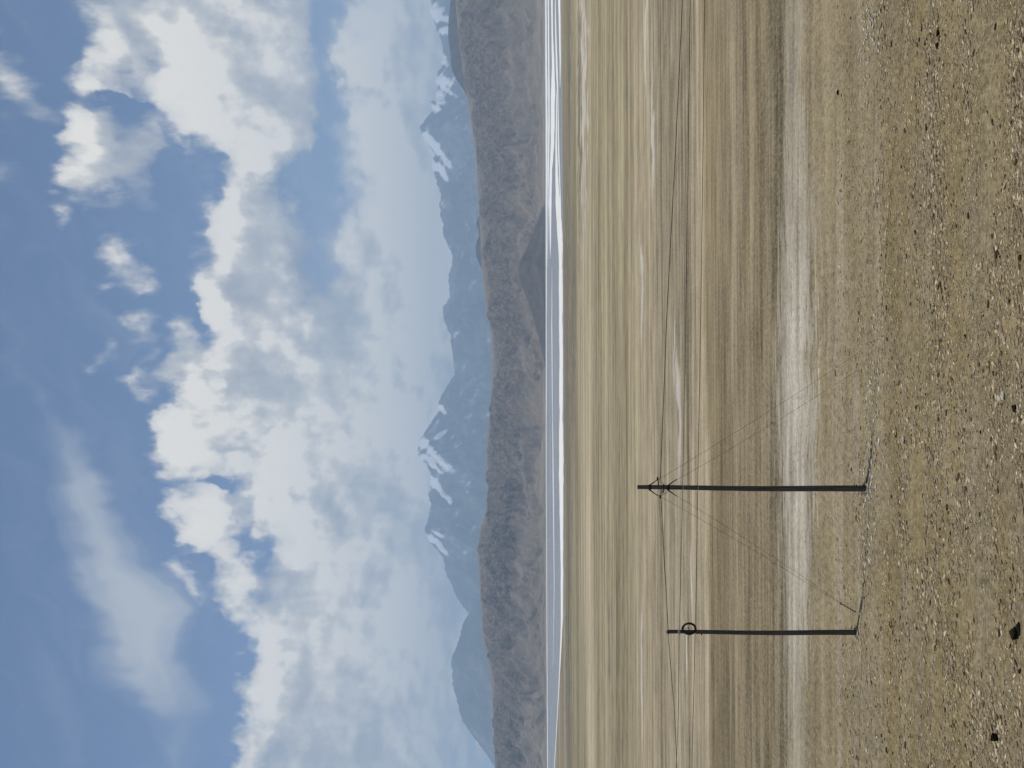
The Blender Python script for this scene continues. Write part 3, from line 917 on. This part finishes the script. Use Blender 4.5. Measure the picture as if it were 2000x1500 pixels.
def along(B, T, x, r, side=0.0, front=0.0):
    """point on the pole axis seen at photograph row x, moved sideways / to the front"""
    lo, hi = 0.0, 1.0
    for _ in range(40):
        m = (lo + hi) / 2
        p = B.lerp(T, m)
        d = p - EYE
        v = 1000 - F * d.dot(u_) / d.dot(f_)
        if v > x: lo = m
        else: hi = m
    p = B.lerp(T, lo)
    return p + Vector((side, -front, 0))


def post(B, T, r0_, r1, parent):
    mb = MB(); n = 26; pts = []; rad = []
    for i in range(n + 1):
        k = i / n
        p = B.lerp(T, k)
        if i == 0: p = p - Vector((0, 0, 0.6))
        w = 0.012 * math.sin(k * 7 + 1.3)
        pts.append(p + Vector((w, w * .5, 0))); rad.append(r0_ + (r1 - r0_) * k + random.uniform(-.0015, .0015))
    mb.ring_tube(pts, rad, 20)
    return mb.build('post', wd, parent)


# pole A (guyed)
BA, TA = pole_axis((1245, 952), (1689.5, 955))
pa_ = empty('utility_pole', BA); PLOC[pa_.name] = BA.copy()
tag(pa_, 'taller tarred timber utility pole braced by guy wires', 'utility pole', 'timber utility poles')
post(BA, TA, 0.098, 0.066, pa_)
RA = 0.082
for xx in (1269, 1305):
    c = along(BA, TA, xx, RA)
    mb = MB()
    mb.ring_tube([c - Vector((0, 0, .035)), c + Vector((0, 0, .035))], RA + .012, 20)
    for sgn in (-1, 1):
        mb.ring_tube([c + Vector((sgn * .06, -.03, .02)), c + Vector((sgn * .15, -.03, -.10)), c + Vector((sgn * .27, -.03, -.27))], [.022, .018, .010], 8)
    mb.build('guy_band', iron, pa_)
for sgn, xx in ((1, 1286), (-1, 1291)):
    c = along(BA, TA, xx, RA)
    br = MB().ring_tube([c, c + Vector((sgn * .20, -.02, 0.0))], .016, 8)
    br.ring_tube([c + Vector((sgn * .20, -.02, .0)), c + Vector((sgn * .25, -.02, .035))], .012, 8)
    bo = br.build('bracket', iron, pa_)
    ins = MB().ring_tube([c + Vector((sgn * (.24 + .02 * k), -.02, .03)) for k in range(6)], [.018, .036, .020, .036, .020, .014], 12)
    io = ins.build('insulator', iron, bo)
for xx in (1297,):
    c = along(BA, TA, xx, RA)
    MB().ring_tube([c + Vector((-.17, -.10, .05)), c + Vector((.12, -.10, .02))], .022, 10).build('crossbar', iron, pa_)
    jm = []
    p0 = along(BA, TA, 1288, RA)
    for i in range(15):
        k = i / 14
        a = -0.30 + 0.58 * k
        jm.append(p0 + Vector((a, -.13, .03 - .34 * math.sin(math.pi * k) ** 1.3 * (0.55 if k > .5 else 1.0))))
    MB().ring_tube(jm, .007, 6).build('jumper_wire', cable, pa_)
for xx in (1333.5, 1362.5):
    c = along(BA, TA, xx, RA, front=0.0)
    MB().ring_tube([c - Vector((0, 0, .016)), c + Vector((0, 0, .016))], RA + .010, 20).build('tie_band', porc, pa_)

# pole B
BB, TB = pole_axis((1304.5, 1234.4), (1671.5, 1236))
pb_ = empty('utility_pole', BB); PLOC[pb_.name] = BB.copy()
tag(pb_, 'shorter tarred timber utility pole with a cable coil near its top', 'utility pole', 'timber utility poles')
post(BB, TB, 0.086, 0.060, pb_)
RB = 0.066
c = along(BB, TB, 1304.5, RB)
MB().ring_tube([c - Vector((0, 0, .03)), c + Vector((0, 0, .0)), c + Vector((0, 0, .05))], [RB + .014, RB + .010, .02], 16).build('pole_cap', iron, pb_)
for xx, h in ((1325.5, .035), (1357.5, .012)):
    c = along(BB, TB, xx, RB)
    MB().ring_tube([c - Vector((0, 0, h)), c - Vector((0, 0, h * .3)), c + Vector((0, 0, h * .3)), c + Vector((0, 0, h))], [RB + .012, RB + .018, RB + .018, RB + .012], 18).build('tie_band', porc, pb_)
c = along(BB, TB, 1370, RB)
MB().ring_tube([c + Vector((-.10, 0, 0)), c + Vector((-.03, 0, 0))], .022, 8).build('step_bolt', iron, pb_)

# coil of spare cable hanging on pole B
cc = along(BB, TB, 1345, RB, side=0.128, front=0.10)
co = empty('cable_coil', cc); PLOC[co.name] = cc.copy()
tag(co, 'round coil of dark cable hanging on the shorter pole', 'cable coil')
mb = MB()
for k in range(7):
    mb.torus(cc + Vector((random.uniform(-.006, .006), random.uniform(-.03, .03), random.uniform(-.008, .008))), (random.uniform(-.05, .05), 1, random.uniform(-.05, .05)), .172 + random.uniform(-.014, .014), .015, 44, 7, .012)
mb.v = [(v[0], v[1], cc.z + (v[2] - cc.z) * 1.2) for v in mb.v]
mb.build('winding', cable, co)
mb = MB()
mb.ring_tube([cc + Vector((-.17, .0, .005)), cc + Vector((.17, .0, -.01))], .008, 6)
mb.ring_tube([cc + Vector((.03, .0, -.19)), cc + Vector((.02, .0, .19))], .008, 6)
mb.build('tie_wire', cable, co)
for a in (0.6, 2.4, 4.0, 5.6):
    MB().torus(cc + Vector((math.cos(a) * .172, 0, math.sin(a) * .206)), (-math.sin(a), 0, math.cos(a)), .034, .006, 16, 6).build('binding', steel, co)

# ------------------------------------------------------------- wires -------


def wire(name, pts, r, mat, label, cat, group, depth):
    """pts: photograph points; the line hangs in a plane at the given depth"""
    P = []
    for i in range(len(pts) - 1):
        for k in range(6):
            f = k / 6
            P.append((pts[i][0] + (pts[i + 1][0] - pts[i][0]) * f, pts[i][1] + (pts[i + 1][1] - pts[i][1]) * f))
    P.append(pts[-1])
    dd = depth if callable(depth) else (lambda y: depth)
    V3 = [at_dist(x, y, dd(y)) for x, y in P]
    # smooth the corners
    for _ in range(3):
        V3 = [V3[0]] + [(V3[i - 1] + V3[i] * 2 + V3[i + 1]) / 4 for i in range(1, len(V3) - 1)] + [V3[-1]]
    o = MB().ring_tube(V3, r, 7).build(name, mat)
    return tag(o, label, cat, group)


dA = BA.y - 0.10; dB = BB.y - 0.10


def dl(y): return dA + (dB - dA) * (y - 953) / 282.0 if y < 1300 else dB + (y - 1300) * 0.002


WG = 'overhead cables strung on the poles'
wire('overhead_cable', [(1352, -420), (1343, -200), (1333, 0), (1326, 150), (1319, 300), (1311, 450), (1303, 600), (1296, 780), (1289.5, 936)], .0115, cable,
     'thick upper cable running right from the taller pole', 'cable', WG, lambda y: dA)
wire('overhead_cable', [(1291, 972), (1294.5, 1030), (1298, 1100), (1302, 1170), (1304.5, 1234), (1309, 1290), (1314, 1350), (1318, 1400), (1320, 1450), (1322.5, 1500), (1327, 1650), (1332, 1900)], .0095, cable,
     'upper cable sloping from the taller pole over the shorter pole top', 'cable', WG, dl)
wire('overhead_cable', [(1288.5, 974), (1287.5, 990), (1292.5, 1030), (1297, 1100), (1302, 1170), (1306, 1233)], .0045, cable,
     'thin second strand beside the cable between the two poles', 'cable', WG, lambda y: dl(y) - .05)
wire('overhead_cable', [(1358, -420), (1348, 0), (1344, 300), (1340, 600), (1336, 800), (1333.5, 952), (1330, 1100), (1326.5, 1235), (1325.5, 1350), (1323, 1450), (1321, 1500), (1318, 1650), (1316, 1900)], .0075, cable,
     'middle cable of three passing both poles', 'cable', WG, dl)
wire('overhead_cable', [(1383, -420), (1376, 0), (1373, 300), (1369, 600), (1366, 780), (1362.5, 952), (1360.5, 1100), (1358, 1235), (1355, 1350), (1352, 1450), (1351, 1500), (1350, 1650), (1350, 1900)], .0085, cable,
     'lowest cable of three passing both poles', 'cable', WG, dl)


def guy(top, end, label, r=.0042, lift=0.0, side=0.0):
    a = along(BA, TA, top[0], RA, side=(750 - top[1]) * 0 + side, front=0.03)
    e = on_ground(*end); e.z = gz(e.x, e.y) + lift
    e = on_ground(*end, z=e.z)
    pts = []
    for i in range(25):
        k = i / 24
        p = a.lerp(e, k); p.z -= 0.10 * math.sin(math.pi * k)
        pts.append(p)
    o = MB().ring_tube(pts, r, 6).build('guy_wire', steel)
    return tag(o, label, 'guy wire', 'guy wires of the taller pole')


guy((1270, 946), (1672, 692), 'upper right guy wire leaning down from the taller pole', side=.10)
guy((1306, 946), (1677, 722), 'lower right guy wire leaning down from the taller pole', side=.10)
ROD = (1671.5, 1195.5)
rb = on_ground(*ROD); rb.z = gz(rb.x, rb.y); rb = on_ground(*ROD, z=rb.z)
rt = at_dist(1644, 1180, rb.y)
guy_end = rt


def guy_to(top, label, off):
    a = along(BA, TA, top[0], RA, side=-.10, front=0.03)
    pts = []
    for i in range(25):
        k = i / 24
        p = a.lerp(guy_end + off, k); p.z -= 0.10 * math.sin(math.pi * k)
        pts.append(p)
    return tag(MB().ring_tube(pts, .0042, 6).build('guy_wire', steel), label, 'guy wire', 'guy wires of the taller pole')


guy_to((1270, 958), 'upper left guy wire running from the taller pole to its anchor rod', Vector((0, 0, .02)))
guy_to((1306, 958), 'lower left guy wire running from the taller pole to its anchor rod', Vector((0, 0, -.02)))
mb = MB().ring_tube([rb - Vector((-.1, 0, .2)), rb, rb.lerp(rt, .5), rt], [.022, .022, .02, .018], 10)
ar = empty('anchor_rod', rb); PLOC[ar.name] = rb.copy()
tag(ar, 'pale leaning anchor rod stuck in the ground beside the shorter pole', 'anchor rod')
mb.build('rod', rodm, ar)
MB().torus(rt + Vector((.02, 0, .02)), (0, 1, .2), .035, .010, 18, 6).build('eye_ring', iron, ar)

# ------------------------------------------------------------- stones ------
st_m, t, b = new_mat('stone')
b.inputs['Specular IOR Level'].default_value = 0.05
oi = t.node('ShaderNodeObjectInfo')
tcn = t.node('ShaderNodeTexCoord')
n = t.noise(t.vmath('ADD', tcn.outputs['Object'], oi.outputs['Location']), 2.2, 7, 0.7)
v = t.math('ADD', 0.62, t.math('MULTIPLY', n.outputs['Fac'], 0.76))
t.link(t.mix(1.0, oi.outputs['Color'], t.comb(v, v, v), 'MULTIPLY'), b.inputs['Base Color'])
t.link(t.bump(n.outputs['Fac'], 0.6, 0.15), b.inputs['Normal'])

PHI = (1 + 5 ** .5) / 2
ICO_V = np.array([(-1, PHI, 0), (1, PHI, 0), (-1, -PHI, 0), (1, -PHI, 0), (0, -1, PHI), (0, 1, PHI), (0, -1, -PHI), (0, 1, -PHI), (PHI, 0, -1), (PHI, 0, 1), (-PHI, 0, -1), (-PHI, 0, 1)], float)
ICO_V /= np.linalg.norm(ICO_V[0])
ICO_F = [(0, 11, 5), (0, 5, 1), (0, 1, 7), (0, 7, 10), (0, 10, 11), (1, 5, 9), (5, 11, 4), (11, 10, 2), (10, 7, 6), (7, 1, 8), (3, 9, 4), (3, 4, 2), (3, 2, 6), (3, 6, 8), (3, 8, 9), (4, 9, 5), (2, 4, 11), (6, 2, 10), (8, 6, 7), (9, 8, 1)]


def subdiv(V, Fc):
    V = [tuple(v) for v in V]; mid = {}; out = []

    def m(a, b):
        k = (min(a, b), max(a, b))
        if k not in mid:
            p = np.array(V[a]) + np.array(V[b]); p = p / np.linalg.norm(p)
            mid[k] = len(V); V.append(tuple(p))
        return mid[k]
    for a, b_, c in Fc:
        x, y, z = m(a, b_), m(b_, c), m(c, a)
        out += [(a, x, z), (b_, y, x), (c, z, y), (x, y, z)]
    return np.array(V), out


S1 = subdiv(ICO_V, ICO_F)
S2 = subdiv(*S1)


def rock_verts(V, seed, cuts=9):
    r = np.random.default_rng(seed)
    V = V.copy()
    for _ in range(cuts):        # chop flat facets off a ball
        n = r.normal(size=3); n /= np.linalg.norm(n)
        d = r.uniform(0.45, 0.9)
        h = V @ n
        V = V - np.where(h > d, h - d, 0)[:, None] * n[None, :]
    V = V * (1 + 0.06 * r.normal(size=(len(V), 1)))
    return V / np.abs(V).max(0)


protos = []
for k in range(10):
    V = rock_verts(S2[0], 100 + k)
    me = bpy.data.meshes.new('stone'); me.from_pydata([tuple(v) for v in V], [], S2[1]); me.update()
    me.materials.append(st_m)
    protos.append(me)

PALE = [(0.60, 0.53, 0.41), (0.52, 0.45, 0.34), (0.64, 0.58, 0.47)]
FLAKE = [(0.74, 0.68, 0.56), (0.66, 0.60, 0.48), (0.78, 0.73, 0.63)]
DARK = [(0.060, 0.045, 0.024), (0.085, 0.066, 0.038), (0.050, 0.040, 0.024)]
TAN = [(0.26, 0.22, 0.16), (0.22, 0.19, 0.145), (0.30, 0.26, 0.20)]
n_stone = [0]


def stone(x, y, w, d, h, colr, label, group=None, rot=None, k=None):
    p = on_ground(x, y); p.z = gz(p.x, p.y); p = on_ground(x, y, z=p.z)
    o = bpy.data.objects.new('stone', protos[n_stone[0] % 10 if k is None else k])
    n_stone[0] += 1
    o.location = (p.x, p.y, p.z + h * 0.25)
    o.scale = (w / 2, d / 2, h / 2)
    o.rotation_euler = (random.uniform(-.2, .2), random.uniform(-.2, .2), random.uniform(-.5, .5) if rot is None else rot)
    o.color = (*colr, 1)
    COL.objects.link(o)
    return tag(o, label, 'stone', group)


# the ones that stand out
stone(1985, 1237, .30, .26, .24, (0.036, 0.029, 0.017), 'largest dark boulder at the bottom edge below the shorter pole', rot=.5, k=8)
stone(1991, 1226, .34, .12, .10, (0.028, 0.022, 0.015), 'flat dark slab tucked beside the largest dark boulder', rot=.1, k=2)
stone(1947, 1441, .26, .20, .20, (0.016, 0.013, 0.010), 'black wedge shaped rock in the lower left corner', rot=-.4, k=3)
stone(1950, 1459, .12, .10, .08, (0.05, 0.04, 0.03), 'small dark rock just left of the black wedge rock', rot=.2, k=5)
stone(1978, 1348, .07, .09, .15, (0.82, 0.77, 0.66), 'bright white upright stone between the two dark rocks', rot=.2, k=4)
stone(1960, 771, .26, .12, .10, (0.66, 0.61, 0.53), 'long smooth pale stone near the bottom edge', rot=.25, k=6)
stone(1984, 798, .23, .12, .10, (0.024, 0.020, 0.016), 'dark oblong stone beside the long smooth pale stone', rot=.1, k=7)
stone(1834, 62, .28, .10, .11, (0.03, 0.024, 0.015), 'dark elongated stone in a row at far right', rot=.05, k=8)
stone(1832, 88, .22, .10, .10, (0.032, 0.026, 0.017), 'second dark stone at the left end of the row at far right', rot=-.1, k=9)
stone(1637, 180, .24, .10, .10, (0.03, 0.025, 0.018), 'lone dark stone on the gravel beyond the pale pebble edge at right', rot=.1, k=0)
stone(1723, 659, .13, .12, .12, (0.60, 0.54, 0.43), 'pale squarish stone at the end of the salt white row', rot=.3, k=2)
stone(1974, 1185, .16, .12, .05, (0.50, 0.44, 0.34), 'pale flat stone just above the largest dark boulder', rot=.2, k=2)
# the row of flat pale flakes along the bank edge
for i in range(70):
    y = random.uniform(600, 1110)
    x = 1712 - (y - 600) * 0.035 + random.gauss(0, 7)
    stone(x, y, random.uniform(.09, .26), random.uniform(.05, .12), random.uniform(.03, .07), random.choice(FLAKE),
          'flat pale flake in the row along the low bank edge', 'pale flakes along the bank edge')
for i in range(56):
    y = abs(random.gauss(0, 70)) + random.uniform(0, 30)
    x = 1700 + random.gauss(0, 14)
    stone(x, y, random.uniform(.07, .20), random.uniform(.05, .12), random.uniform(.03, .07), random.choice(FLAKE),
          'pale pebble in the bright patch at the right end of the bank edge', 'pale pebbles at the right end of the bank edge')
CLUMP = [(1942, 40), (1955, 150), (1935, 240), (1948, 360), (1960, 480), (1780, 200), (1812, 110), (1900, 620), (1905, 760), (1890, 860), (1850, 980), (1770, 900), (1760, 1080), (1830, 1300), (1745, 1360), (1960, 1230), (1930, 1040), (1840, 700)]
kinds = [('pale', PALE, 64, 'small pale stone lying loose on the brown foreground gravel', 'pale stones scattered on the foreground gravel'),
         ('dark', DARK, 50, 'small dark stone lying loose on the brown foreground gravel', 'dark stones scattered on the foreground gravel'),
         ('tan', TAN, 26, 'small tan stone half sunk in the brown foreground gravel', 'tan stones scattered on the foreground gravel')]
for (fx, fy, lab, grp) in ((1690, 955, 'small stone packed round the foot of the taller pole', 'stones at the foot of the taller pole'),
                           (1672, 1236, 'small stone packed round the foot of the shorter pole', 'stones at the foot of the shorter pole')):
    for i in range(8):
        a = i * 0.785 + random.uniform(-.3, .3)
        stone(fx + 3.5 * math.sin(a) + 1.0, fy + 11 * math.cos(a), random.uniform(.08, .16), random.uniform(.07, .12), random.uniform(.06, .10), random.choice(TAN + PALE), lab, grp)
for nm, pal, cnt, lab, grp in kinds:
    for i in range(cnt):
        if random.random() < 0.55:
            cx_, cy_ = CLUMP[random.randrange(len(CLUMP))]
            x = cx_ + random.gauss(0, 11); y = cy_ + random.gauss(0, 45)
        else:
            x = 1700 + 310 * random.random() ** 0.75
            y = random.uniform(-30, 1530)
        q = random.random() ** 2.2
        w = .045 + .105 * q
        stone(x, y, w * random.uniform(1.1, 2.1), w * random.uniform(.5, .9), w * random.uniform(.3, .6), random.choice(pal), lab, grp)

# uncountable gravel: one object
NG = 80000
sv = 20000 / (560 + (1010 - 560) * rng.random(NG) ** 0.72)
xx = rng.uniform(-0.41, 0.41, NG) * sv
# thin the gravel on soil patches
keepn = fbm(xx / 2.2, sv / 1.4, 4, .55, 300)
keep = (keepn + 1.1 * fbm(xx / 14.0, sv / 1.5, 3, .5, 310) + rng.uniform(-.35, .5, NG)) > 0.03
xx = xx[keep]; sv = sv[keep]; NG = len(xx)
zz = ground_z(xx, sv)
size = 0.010 + 0.042 * rng.random(NG) ** 3.2
size = size * (1 + 0.5 * np.clip(fbm(xx / 9.0, sv / 1.3, 3, .5, 350) * 2.2, -.6, 1))
bases = [rock_verts(ICO_V, 500 + k, 5) for k in range(24)]
BV = np.array(bases)
bi = rng.integers(0, 24, NG)
V = BV[bi]                                     # NG,12,3
sc = np.stack([size * rng.uniform(1.0, 2.2, NG), size * rng.uniform(.6, 1.0, NG), size * rng.uniform(.3, .65, NG)], -1)
V = V * sc[:, None, :]
an = rng.normal(0, .5, NG); ca, sa_ = np.cos(an)[:, None], np.sin(an)[:, None]
V = np.stack([V[:, :, 0] * ca - V[:, :, 1] * sa_, V[:, :, 0] * sa_ + V[:, :, 1] * ca, V[:, :, 2]], -1)
V = V + np.stack([xx, sv, zz + sc[:, 2] * 0.25], -1)[:, None, :]
me = bpy.data.meshes.new('gravel')
me.vertices.add(NG * 12); me.vertices.foreach_set('co', V.astype(np.float32).ravel())
fi = (np.array(ICO_F)[None, :, :] + (np.arange(NG) * 12)[:, None, None]).reshape(-1, 3)
me.loops.add(len(fi) * 3); me.loops.foreach_set('vertex_index', fi.ravel().astype(np.int32))
me.polygons.add(len(fi))
me.polygons.foreach_set('loop_start', np.arange(0, len(fi) * 3, 3, dtype=np.int32))
me.polygons.foreach_set('loop_total', np.full(len(fi), 3, np.int32))
me.update(calc_edges=True)
pal = np.array([(.58, .51, .39), (.48, .42, .31), (.32, .27, .19), (.29, .245, .17), (.24, .20, .14), (.28, .25, .20), (.09, .07, .042), (.065, .05, .03)])
pr = np.array([.10, .14, .22, .20, .12, .14, .05, .03])
ci_ = rng.choice(8, NG, p=pr)
cc_ = pal[ci_] * np.array([1.02, .955, .83]) * rng.uniform(.8, 1.2, (NG, 1))
ca_ = me.attributes.new('tone', 'FLOAT_COLOR', 'POINT')
ca_.data.foreach_set('color', np.concatenate([np.repeat(cc_, 12, 0), np.ones((NG * 12, 1))], 1).astype(np.float32).ravel())
gvm, t, b = new_mat('gravel_stone')
b.inputs['Specular IOR Level'].default_value = 0.05
at = t.node('ShaderNodeAttribute', attribute_name='tone')
t.link(at.outputs['Color'], b.inputs['Base Color'])
me.materials.append(gvm)
go = bpy.data.objects.new('gravel', me); COL.objects.link(go)
tag(go, 'fine loose gravel and grit covering the foreground plain', 'gravel', kind='stuff')

# dry grass: short bleached tufts in the turf patches
NT_ = 15000
yv = 20000 / (470 + 540 * rng.random(NT_) ** 0.8)
xv = rng.uniform(-0.41, 0.41, NT_) * yv
kp = (fbm(xv / 1.7, yv / 1.1, 4, .6, 400) + rng.uniform(-.22, .22, NT_)) > 0.06
xv = xv[kp]; yv = yv[kp]; NT_ = len(xv)
zv = ground_z(xv, yv)
B_ = 6
ang_ = rng.uniform(0, 6.283, (NT_, B_)); hgt = rng.uniform(.018, .055, (NT_, B_)); lean = rng.uniform(.3, 1.3, (NT_, B_))
ca, sa_ = np.cos(ang_), np.sin(ang_)
wb2 = 0.005
c0 = np.stack([xv, yv, zv - .003], -1)[:, None, :] + np.stack([ca * .02, sa_ * .02, ca * 0], -1)
sd_ = np.stack([-sa_ * wb2, ca * wb2, ca * 0], -1)
tip = c0 + np.stack([ca * hgt * lean, sa_ * hgt * lean, hgt], -1)
TV = np.stack([c0 - sd_, c0 + sd_, tip], 2).reshape(-1, 3)
me = bpy.data.meshes.new('dry_grass')
nt_ = len(TV) // 3
me.vertices.add(len(TV)); me.vertices.foreach_set('co', TV.astype(np.float32).ravel())
me.loops.add(len(TV)); me.loops.foreach_set('vertex_index', np.arange(len(TV), dtype=np.int32))
me.polygons.add(nt_); me.polygons.foreach_set('loop_start', np.arange(0, len(TV), 3, dtype=np.int32)); me.polygons.foreach_set('loop_total', np.full(nt_, 3, np.int32))
me.update(calc_edges=True)
dg, t, b = new_mat('dry_grass_blade')
geo = t.node('ShaderNodeNewGeometry')
dn = t.noise(geo.outputs['Position'], 3.0, 4, 0.6)
t.link(t.ramp(dn.outputs['Fac'], [(0.3, (0.17, 0.135, 0.07)), (0.6, (0.33, 0.28, 0.165))]), b.inputs['Base Color'])
me.materials.append(dg)
dgo = bpy.data.objects.new('dry_grass', me); COL.objects.link(dgo)
tag(dgo, 'short bleached grass growing in patches through the gravel', 'grass', kind='stuff')

# -------------------------------------------------------------- render -----
scene.render.engine = 'CYCLES'
scene.view_settings.view_transform = 'Standard'
scene.view_settings.look = 'None'
scene.view_settings.exposure = 0.35
scene.view_settings.gamma = 1
scene.cycles.max_bounces = 4
scene.cycles.diffuse_bounces = 2
scene.cycles.glossy_bounces = 2
scene.cycles.transmission_bounces = 1
scene.cycles.volume_bounces = 1
scene.cycles.use_denoising = True
scene.render.resolution_x = 1024
scene.render.resolution_y = 768
